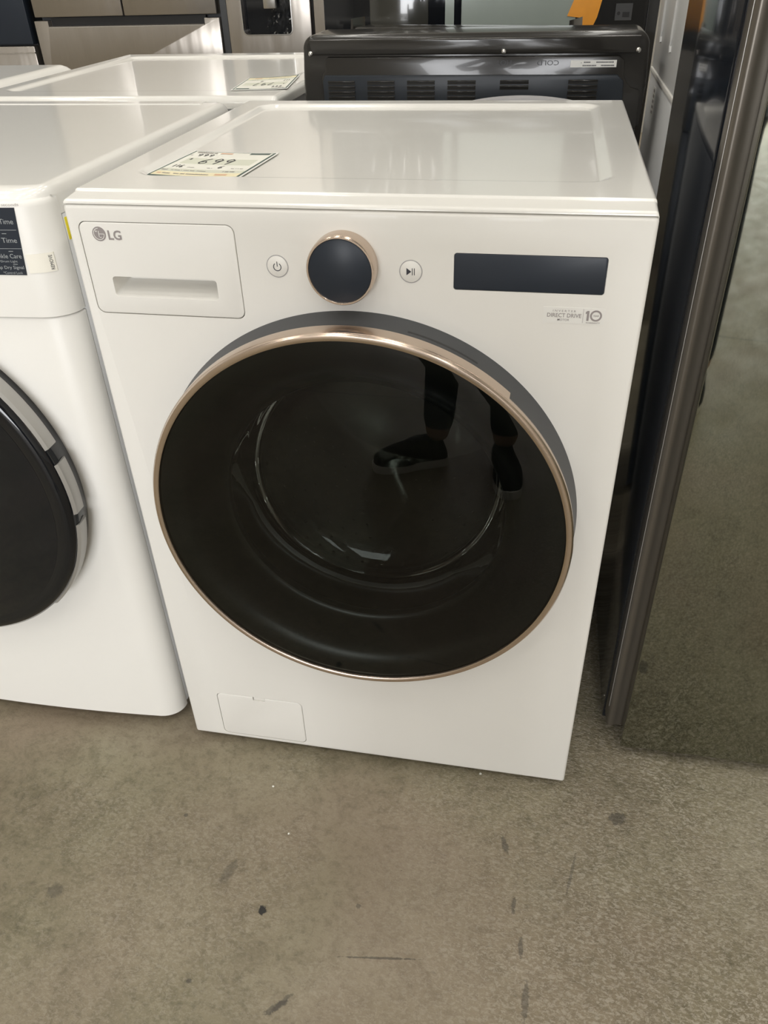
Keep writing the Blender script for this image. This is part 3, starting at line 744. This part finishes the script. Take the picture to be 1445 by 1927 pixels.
for xc, nr in vents:
    bm = bmesh.new()
    for k in range(nr):
        z = .9920 - k * .0095
        pts = [(0, 0), (0, -.0050), (-.0062, -.0030), (-.0075, 0)]
        box(bm, xc - .0285, xc + .0285, -.0150, -.0105, z - .0015, z + .0015, bev=.0012)
        box(bm, xc - .0285, xc + .0285, -.0118, -.0105, z - .0062, z - .0020)
    link('vent_louvers', bm, DKTOP, csh)
for x in (-.3230, .0683, .3228):
    s_ = link('screw', lathe(bmesh.new(), [(0, -.0195), (.0022, -.0192), (.0045, -.0175), (.0052, -.0150), (.0052, -.011), (0, -.011)], x, 1.0430, 20), SCREW, csh)
    link('screw_slot', nbox(x - .003, x + .003, -.0198, -.0190, 1.0426, 1.0434), GROOVE, s_, smooth=False)
lab = link('model_label', nbox(.1985, .2860, -.0080, -.0068, 1.0140, 1.0262), STICK, csh, smooth=False)
bm = bmesh.new()
for row, z in enumerate((1.0216, 1.0160)):
    for x0, x1 in ((.224, .236), (.2475, .280)) if row == 0 else ((.222, .248), (.257, .282)):
        x = x0
        while x < x1: w_ = random.uniform(.0008, .0018); box(bm, x, x + w_, -.0083, -.0079, z, z + .0022); x += w_ + .0006
box(bm, .2185, .2195, -.0083, -.0079, 1.0210, 1.0225)
link('label_print', bm, INKD, lab, smooth=False)
inv = (Vector((-1, 0, 0)), Vector((0, 0, -1)), Vector((0, -1, 0)))
text('HOT', .0300, (.0835, -.0070, 1.0275), GREYP, cpl, 'moulded_lettering', h=.0085, basis=inv, depth=.0006)
text('COLD', .0420, (.1760, -.0070, 1.0265), GREYP, cpl, 'moulded_lettering', h=.0085, basis=inv, depth=.0006)
link('lid', nbox(-.300, .300, .14, .62, .929, .944, bev=.006), DKTOP, tl)

# a second charcoal machine stands beyond it: console corner peeks over
t2 = root('washing_machine', 'charcoal top-load washer beyond, only its glossy rounded console corner showing over the nearer console', 'washing machine', (-.085, 1.66, 0), radians(-15))
link('cabinet', nbox(-.340, .340, .12, .78, .02, .93, bev=.010), DKTOP, t2)
link('console', prism(bmesh.new(), shell(.336, 1.024, .905, .020), .16, .06, XZ(0, 0), .010), DKTOP, t2)

# ================================================================== white tower behind the refrigerator
tw = root('laundry_tower', 'tall white stacked laundry tower standing behind the black-sided refrigerator', 'washing machine', (.775, .905, 0))
link('lower_cabinet', nbox(-.345, .345, -.275, .280, .02, .9770, bev=.004), WHITE_SIDE, tw)
up = link('upper_cabinet', nbox(-.345, .345, -.275, .280, .9835, 1.86, bev=.004), WHITE_SIDE, tw)
link('joint_strip', nbox(-.3475, .3475, -.277, .282, .9760, .9845, bev=.001), WHITE_PL, tw)
for y in (.174, -.013, -.188):
    link('stamped_rib', tube(bmesh.new(), [(-.345, y, 1.80), (-.3462, y, 1.78), (-.3462, y, 1.065), (-.3456, y - .002, 1.050), (-.345, y - .006, 1.040)], .0035, 8), WHITE_SIDE, up)
link('front_panel', nbox(-.340, .340, .280, .300, .03, 1.85, bev=.006), WHITE, tw)
# side sticker print
lb = link('side_label', nbox(-.3455, -.3448, .13, .17, .905, .960), STICK, tw, smooth=False)
bm = bmesh.new()
for k in range(5): box(bm, -.3460, -.3454, .140, .160, .911 + k * .010, .916 + k * .010)
link('label_print', bm, INKG, lb, smooth=False)

# ================================================================== white machines behind, left (facing away)
bd = root('clothes_dryer', 'white dryer behind the left dryer, its flat framed top carrying an upside-down price card', 'clothes dryer', (-.730, .905, 0))
link('cabinet', nbox(-.343, .343, .012, .84, .02, .950, bev=.01), WHITE_SIDE, bd)
def bprof(y):
    if y < .018: t = y / .018; return .945 + .020 * math.sqrt(max(1 - (1 - t) ** 2, 0))
    return .965
link('lid', lid_mesh(.75, .0, .86, .942, bprof, (-.335, .335, .090, .80), .006, .03, side=.012), WHITE_TOP, bd, angle=50)
fb = root('clothes_dryer', 'white dryer at the far left with a rounded sloping top edge, behind the row', 'clothes dryer', (-1.56, .905, 0))
link('cabinet', nbox(-.343, .343, .012, .70, .02, .940, bev=.01), WHITE_SIDE, fb)
bm = lid_mesh(.74, .0, .715, .925, lambda y: .958, (-.30, .30, .08, .66), .0, .02, side=.05)
link('lid', bm, WHITE_TOP, fb, angle=60)
price_tag('price_tag', 'curled cream price card lying upside down on the white dryer behind', (-.3600, 1.005, .9660), (-.4850, .984, .9660), (-.5080, 1.180, .9660), (-.3940, 1.235, .9660), 0.0,
    dict(pen=[('797', .32, .52, .40, .20, -.012), ('999', .13, .765, .20, .09, .01), ('$', .14, .62, .03, .06, .01), ('117', .10, .345, .12, .09, .01), ('6', .60, .36, .06, .09, .01)],
         bars=[(.08, .89, .24, .045), (.17, .235, .38, .022), (.73, .235, .13, .035), (.14, .12, .50, .03)], orange=[(.70, .12, .13, .04)]))

# ================================================================== refrigerators at the back
ra_ = root('refrigerator', 'stainless four-door refrigerator with a wide recessed-handle drawer, back row left', 'refrigerator', (-1.782, 3.15, 0))
link('cabinet', nbox(-.455, .455, .06, .75, .02, 1.76), GREYP, ra_)
for x0, x1 in ((-.4575, -.0035), (.0035, .4575)):
    link('door', nbox(x0, x1, 0, .055, .989, 1.76, bev=.004), STEEL, ra_)
d = link('drawer', nbox(-.4665, .4665, 0, .055, .60, .9745, bev=.003), STEEL, ra_)
cut(d, [nbox(-.395, .395, -.05, .035, .950, 1.1)])
link('recess_shade', nbox(-.392, .392, .028, .036, .951, .985), BLACKP, d)  # black insert painting the shade inside the handle recess
link('handle_lip', nbox(-.395, .395, -.001, .004, .9460, .9500), STEELL, d)
d = link('drawer', nbox(-.4665, .4665, 0, .055, .05, .585, bev=.003), STEEL, ra_)
link('side_trim', nbox(.470, .500, .02, .06, .02, 1.74), GREYP, ra_)

rbx = root('refrigerator', 'stainless side-by-side refrigerator with a dark ice and water dispenser, back row', 'refrigerator', (-.825, 3.15, 0))
link('cabinet', nbox(-.447, .447, .06, .75, .02, 1.76), GREYP, rbx)
d = link('door', nbox(-.4495, -.0555, 0, .055, .05, 1.76, bev=.004), STEEL, rbx)
cut(d, [plate(-.2625, 1.085, .232, .362, .022, .040, -.02)])
dp = link('dispenser', plate(-.2625, 1.085, .232, .362, .022, .054, .038), BLACKG, d)
dt_ = link('dispenser_trim', prism(bmesh.new(), rr(.240, .370, .026), .006, -.002, XZ(-.2625, 1.085), .001), STEELL, d)
cut(dt_, [plate(-.2625, 1.085, .230, .360, .021, .04, -.02)])
link('dispenser_paddle', nbox(-.2760, -.2160, .004, .030, 1.003, 1.12, bev=.006), STEELL, dp)
bm = bmesh.new(); n = 14; V = [[None] * (n + 1) for _ in range(n + 1)]
for i in range(n + 1):
    for j in range(n + 1):
        V[i][j] = bm.verts.new((-.27 + .11 * i / n + .02 * (j / n) + random.uniform(-.004, .004), .012 + random.uniform(-.007, .007) - .012 * (i / n) * (1 - j / n), .905 + .125 * j / n + random.uniform(-.003, .003)))
for i in range(n):
    for j in range(n): bm.faces.new((V[i][j], V[i + 1][j], V[i + 1][j + 1], V[i][j + 1]))
tag(link('plastic_bag', bm, PLASTIC), 'crumpled clear plastic bag tucked into the refrigerator water dispenser', 'bag'); bpy.data.objects['plastic_bag'].location = (-.825, 3.15, 0)
link('door', nbox(-.0405, .4495, 0, .055, .05, 1.76, bev=.004), STEEL, rbx)

rc_ = root('refrigerator', 'dark refrigerator with a grey lower drawer at the left end of the back row', 'refrigerator', (-2.740, 3.15, 0))
link('cabinet', nbox(-.450, .450, .06, .75, .02, 1.76), GREYP, rc_)
link('door', nbox(-.455, .4600, 0, .055, .880, 1.76, bev=.004), NAVY, rc_)
d = link('drawer', nbox(-.455, .4600, 0, .055, .05, .872, bev=.004), STEEL, rc_)
link('drawer_lip', nbox(-.455, .4600, -.006, .002, .842, .8475), STEELL, d)

# black glass appliance with painted reflections and tape
bg = root('refrigerator', 'black glass-door refrigerator with pale reflections painted on its doors, behind the charcoal console', 'refrigerator', (-.055, 2.60, 0))
link('cabinet', nbox(-.6221, .6221, .06, .50, .02, 1.76), BLACKP, bg)
dl = link('door', nbox(-.6221, -.0903, 0, .055, .05, 1.76, bev=.003), BLACKG, bg)
link('brown_reflection', nbox(-.440, -.2160, -.004, .002, .08, 1.72, bev=.001), REFLB, dl)  # thin sheet painting a brownish reflection on the left door
link('reflection_strip', nbox(-.1519, -.1181, -.004, .002, .08, 1.72), REFLG, dl)  # narrow sheet painting a pale green reflection
dr2 = link('door', nbox(-.0903, .6221, 0, .055, .05, 1.76, bev=.003), BLACKG, bg)
link('reflection_panel', nbox(-.0903, .330, -.004, .002, .08, 1.72), REFLG, dr2)  # wide sheet painting the large pale green reflection on the glass
link('edge_trim', nbox(.5835, .5855, -.004, .002, .08, 1.72), GREYP, dr2)
lbp = link('box_reflection', nbox(.470, .529, -.004, .001, .974, 1.026), GREYP, dr2, smooth=False)  # small dark plate painting the reflection of a box
bm = bmesh.new(); lathe(bm, [(0, -.0046), (.006, -.0046), (.006, -.004), (0, -.004)], .482, .996, 16); box(bm, .496, .52, -.0046, -.004, .984, 1.0, bev=.0002)
link('box_reflection_marks', bm, BLACKP, lbp, smooth=False)  # dark marks within the painted box reflection
tp = prism(bmesh.new(), [(.29, 1.16), (.235, 1.0395 - .012), (.290 + .006, .985 - .003), (.280, .930), (.395 - .03, .885), (.425, 1.04), (.47, 1.16)], -.006, -.0075, XZ(-.055, 0))
tp = bmesh.new(); prism(tp, [(.330, 1.160), (.2638, 1.0395), (.2443, .9906), (.2889, .9849), (.262, .890), (.322, .890), (.3353, .9474), (.352, .985), (.3638, 1.0376), (.410, 1.160)], 2.5955, 2.5935, XZ(0, 0))
tg = link('warning_tape', tp, TAPE, smooth=False); tag(tg, 'orange tape banner stuck at a slant across the pale painted reflection', 'tape')

# ================================================================== across the aisle (seen mirrored in the glass door)
ow0 = root('upright_freezer', 'tall white upright freezer across the aisle behind the viewer, mirrored in the smoked glass door', 'freezer', (1.65, -5.15, 0), pi)
link('cabinet', nbox(-.38, .38, .07, .68, .02, 1.82, bev=.01), WHITE_SIDE, ow0)
link('kick_base', nbox(-.36, .36, .05, .62, 0, .12), BLACKP, ow0)
d = link('door', nbox(-.38, .38, 0, .068, .13, 1.81, bev=.01), PALEG, ow0)
link('handle', tube(bmesh.new(), smoothpath([(-.32, 0, .75), (-.32, -.045, .78), (-.32, -.05, 1.0), (-.32, -.045, 1.22), (-.32, 0, 1.25)], 6), .010, 10), LGREY, d)
r = ow0.copy(); COL.objects.link(r); r.location.x = 2.45; r['label'] = 'tall white upright freezer behind the viewer, standing against the right side of its twin'
for ch in list(ow0.children):
    c = ch.copy(); COL.objects.link(c); c.parent = r
    for g in ch.children: g2 = g.copy(); COL.objects.link(g2); g2.parent = c
ow0['group'] = r['group'] = 'upright freezers across the aisle'

# ================================================================== the person taking the picture (seen mirrored in the washer door)
person = root('person', 'person in dark jeans and black sneakers holding a phone, mirrored in the washer door', 'person', (.09, -1.24, 0))
def skin_obj(name, verts, edges, radii, m, parent, sub=2, rt=0):
    me = bpy.data.meshes.new(name); me.from_pydata(verts, edges, []); me.materials.append(m)
    o = bpy.data.objects.new(name, me); COL.objects.link(o); o.parent = parent
    md = o.modifiers.new('skin', 'SKIN'); md.use_smooth_shade = True
    for i, r in enumerate(radii):
        me.skin_vertices[0].data[i].radius = (r, r) if not isinstance(r, tuple) else r
        me.skin_vertices[0].data[i].use_root = (i == rt)
    sb = o.modifiers.new('sub', 'SUBSURF'); sb.levels = sub; sb.render_levels = sub
    return o
# joints, local to the person empty. y+ faces the washer
V_ = [(0, 0, .95), (-.02, 0, 1.12), (-.02, -.01, 1.30), (-.02, -.02, 1.42), (-.02, -.01, 1.50),               # 0-4 pelvis..neck
      (-.09, .0, .90), (-.055, .06, .50), (-.085, .0, .09),                                                        # 5-7 left leg
      (.09, .0, .90), (.13, .07, .50), (.135, .02, .09),                                                          # 8-10 right leg
      (-.20, -.02, 1.40), (-.24, .02, 1.13), (-.02, .20, 1.165),                                                 # 11-13 left arm
      (.16, -.02, 1.40), (.25, .01, 1.13), (.19, .20, 1.165),                                                      # 14-16 right arm
      (-.02, .01, 1.60), (-.02, .02, 1.68)]
E_ = [(0, 1), (1, 2), (2, 3), (3, 4), (0, 5), (5, 6), (6, 7), (0, 8), (8, 9), (9, 10), (3, 11), (11, 12), (12, 13), (3, 14), (14, 15), (15, 16), (4, 17), (17, 18)]
Rr = [(.15, .11), (.13, .10), (.15, .11), (.13, .09), .055, .085, .060, .042, .085, .060, .042, .06, .042, .026, .06, .042, .026, .080, .085]
body_ = skin_obj('body', V_, E_, Rr, SKIN, person)
# clothing
pv = [V_[i] for i in (0, 5, 6, 7, 8, 9, 10)]
pv[3] = (-.083, .0, .12); pv[6] = (.135, .02, .12)
skin_obj('jeans', pv, [(0, 1), (1, 2), (2, 3), (0, 4), (4, 5), (5, 6)], [(.150, .115), .088, .062, .052, .088, .062, .052], JEANS, person)
sv = [V_[i] for i in (0, 1, 2, 3, 11, 12, 14, 15)]; sv[0] = (0, 0, 1.0)
skin_obj('shirt', sv, [(0, 1), (1, 2), (2, 3), (3, 4), (4, 5), (3, 6), (6, 7)], [(.150, .115), (.138, .110), (.155, .118), (.135, .10), .062, .048, .062, .048], SHIRT, person)
hv = [(-.02, -.03, 1.72), (-.02, -.05, 1.66), (-.02, -.06, 1.56)]
skin_obj('hair', hv, [(0, 1), (1, 2)], [(.085, .085), (.095, .085), (.075, .06)], HAIR, person)
def shoe(cx, cy, ang):
    """toe points along local +y before turning by ang; built in person space"""
    outl = [(0, .135), (.028, .125), (.043, .09), (.046, .04), (.036, -.02), (.034, -.08), (.027, -.115), (0, -.127), (-.027, -.115), (-.033, -.08), (-.034, -.02), (-.042, .04), (-.039, .09), (-.024, .125)]
    sm = [(p.x, p.y) for p in smoothpath([(x, y, 0) for x, y in outl + outl[:1]], 5)[:-1]]
    T = Matrix.Translation((cx, cy, 0)) @ Matrix.Rotation(ang, 4, 'Z')
    bm = prism(bmesh.new(), sm, 0, .030, lambda u, v, d: Vector((u, v, d)), .003)
    levels = [(.026, .97, 0), (.045, .95, 0), (.062, .86, -.006), (.078, .70, -.020), (.092, .52, -.040), (.105, .42, -.055)]
    b2 = bmesh.new(); rings = []
    for z, s, dy in levels:
        rings.append([b2.verts.new((x * min(1, s + .12), y * s + dy, z + (.0 if y > 0 else .004))) for x, y in sm])
    for a, b_ in zip(rings[:-1], rings[1:]):
        for i in range(len(sm)): k = (i + 1) % len(sm); b2.faces.new((a[i], a[k], b_[k], b_[i]))
    b2.faces.new(rings[0]); b2.faces.new(rings[-1][::-1])
    for q in (bm, b2): bmesh.ops.transform(q, matrix=T, verts=q.verts)
    up_ = link('shoe', b2, SHOE, person); link('sole', bm, SOLE, up_)
shoe(-.09 - .075, .0 + .035, radians(68)); shoe(.140, .075, radians(-8))
# hands close on a phone
def hand(cx, cy, cz, s):
    V = [(cx, cy, cz), (cx - s * .018, cy + .035, cz + .012)]; E = [(0, 1)]; R0 = [(.026, .020), (.032, .016)]
    for k in range(4):
        b_ = len(V); z0 = cz - .018 + k * .019; L_ = (.86, .97, 1.0, .9)[k]
        V += [(cx - s * .030, cy + .062, z0 + .008), (cx - s * .052 * L_, cy + .078, z0 + .010), (cx - s * .070 * L_, cy + .068, z0 + .010)]
        E += [(1, b_), (b_, b_ + 1), (b_ + 1, b_ + 2)]; R0 += [.0095, .0085, .0075]
    b_ = len(V); V += [(cx - s * .030, cy + .022, cz + .030), (cx - s * .055, cy + .030, cz + .042)]; E += [(0, b_), (b_, b_ + 1)]; R0 += [.011, .009]
    return V, E, R0
phx = .13236   # camera x relative to the person
for s, hx in ((-1, phx - .105), (1, phx + .105)):
    V, E, R0 = hand(hx, .265, 1.155, s); skin_obj('hand', V, E, R0, SKIN, body_, sub=1)
ph = link('phone', nbox(-.0375, .0375, -.0045, .0045, -.0800, .0680, bev=.004), BLACKG); tag(ph, 'black phone held upright in both hands at chest height, behind the view', 'phone')
ph.location = (.22236, -.8872 - .022, 1.21656 - .045); ph.rotation_euler = (radians(-35), 0, radians(11))
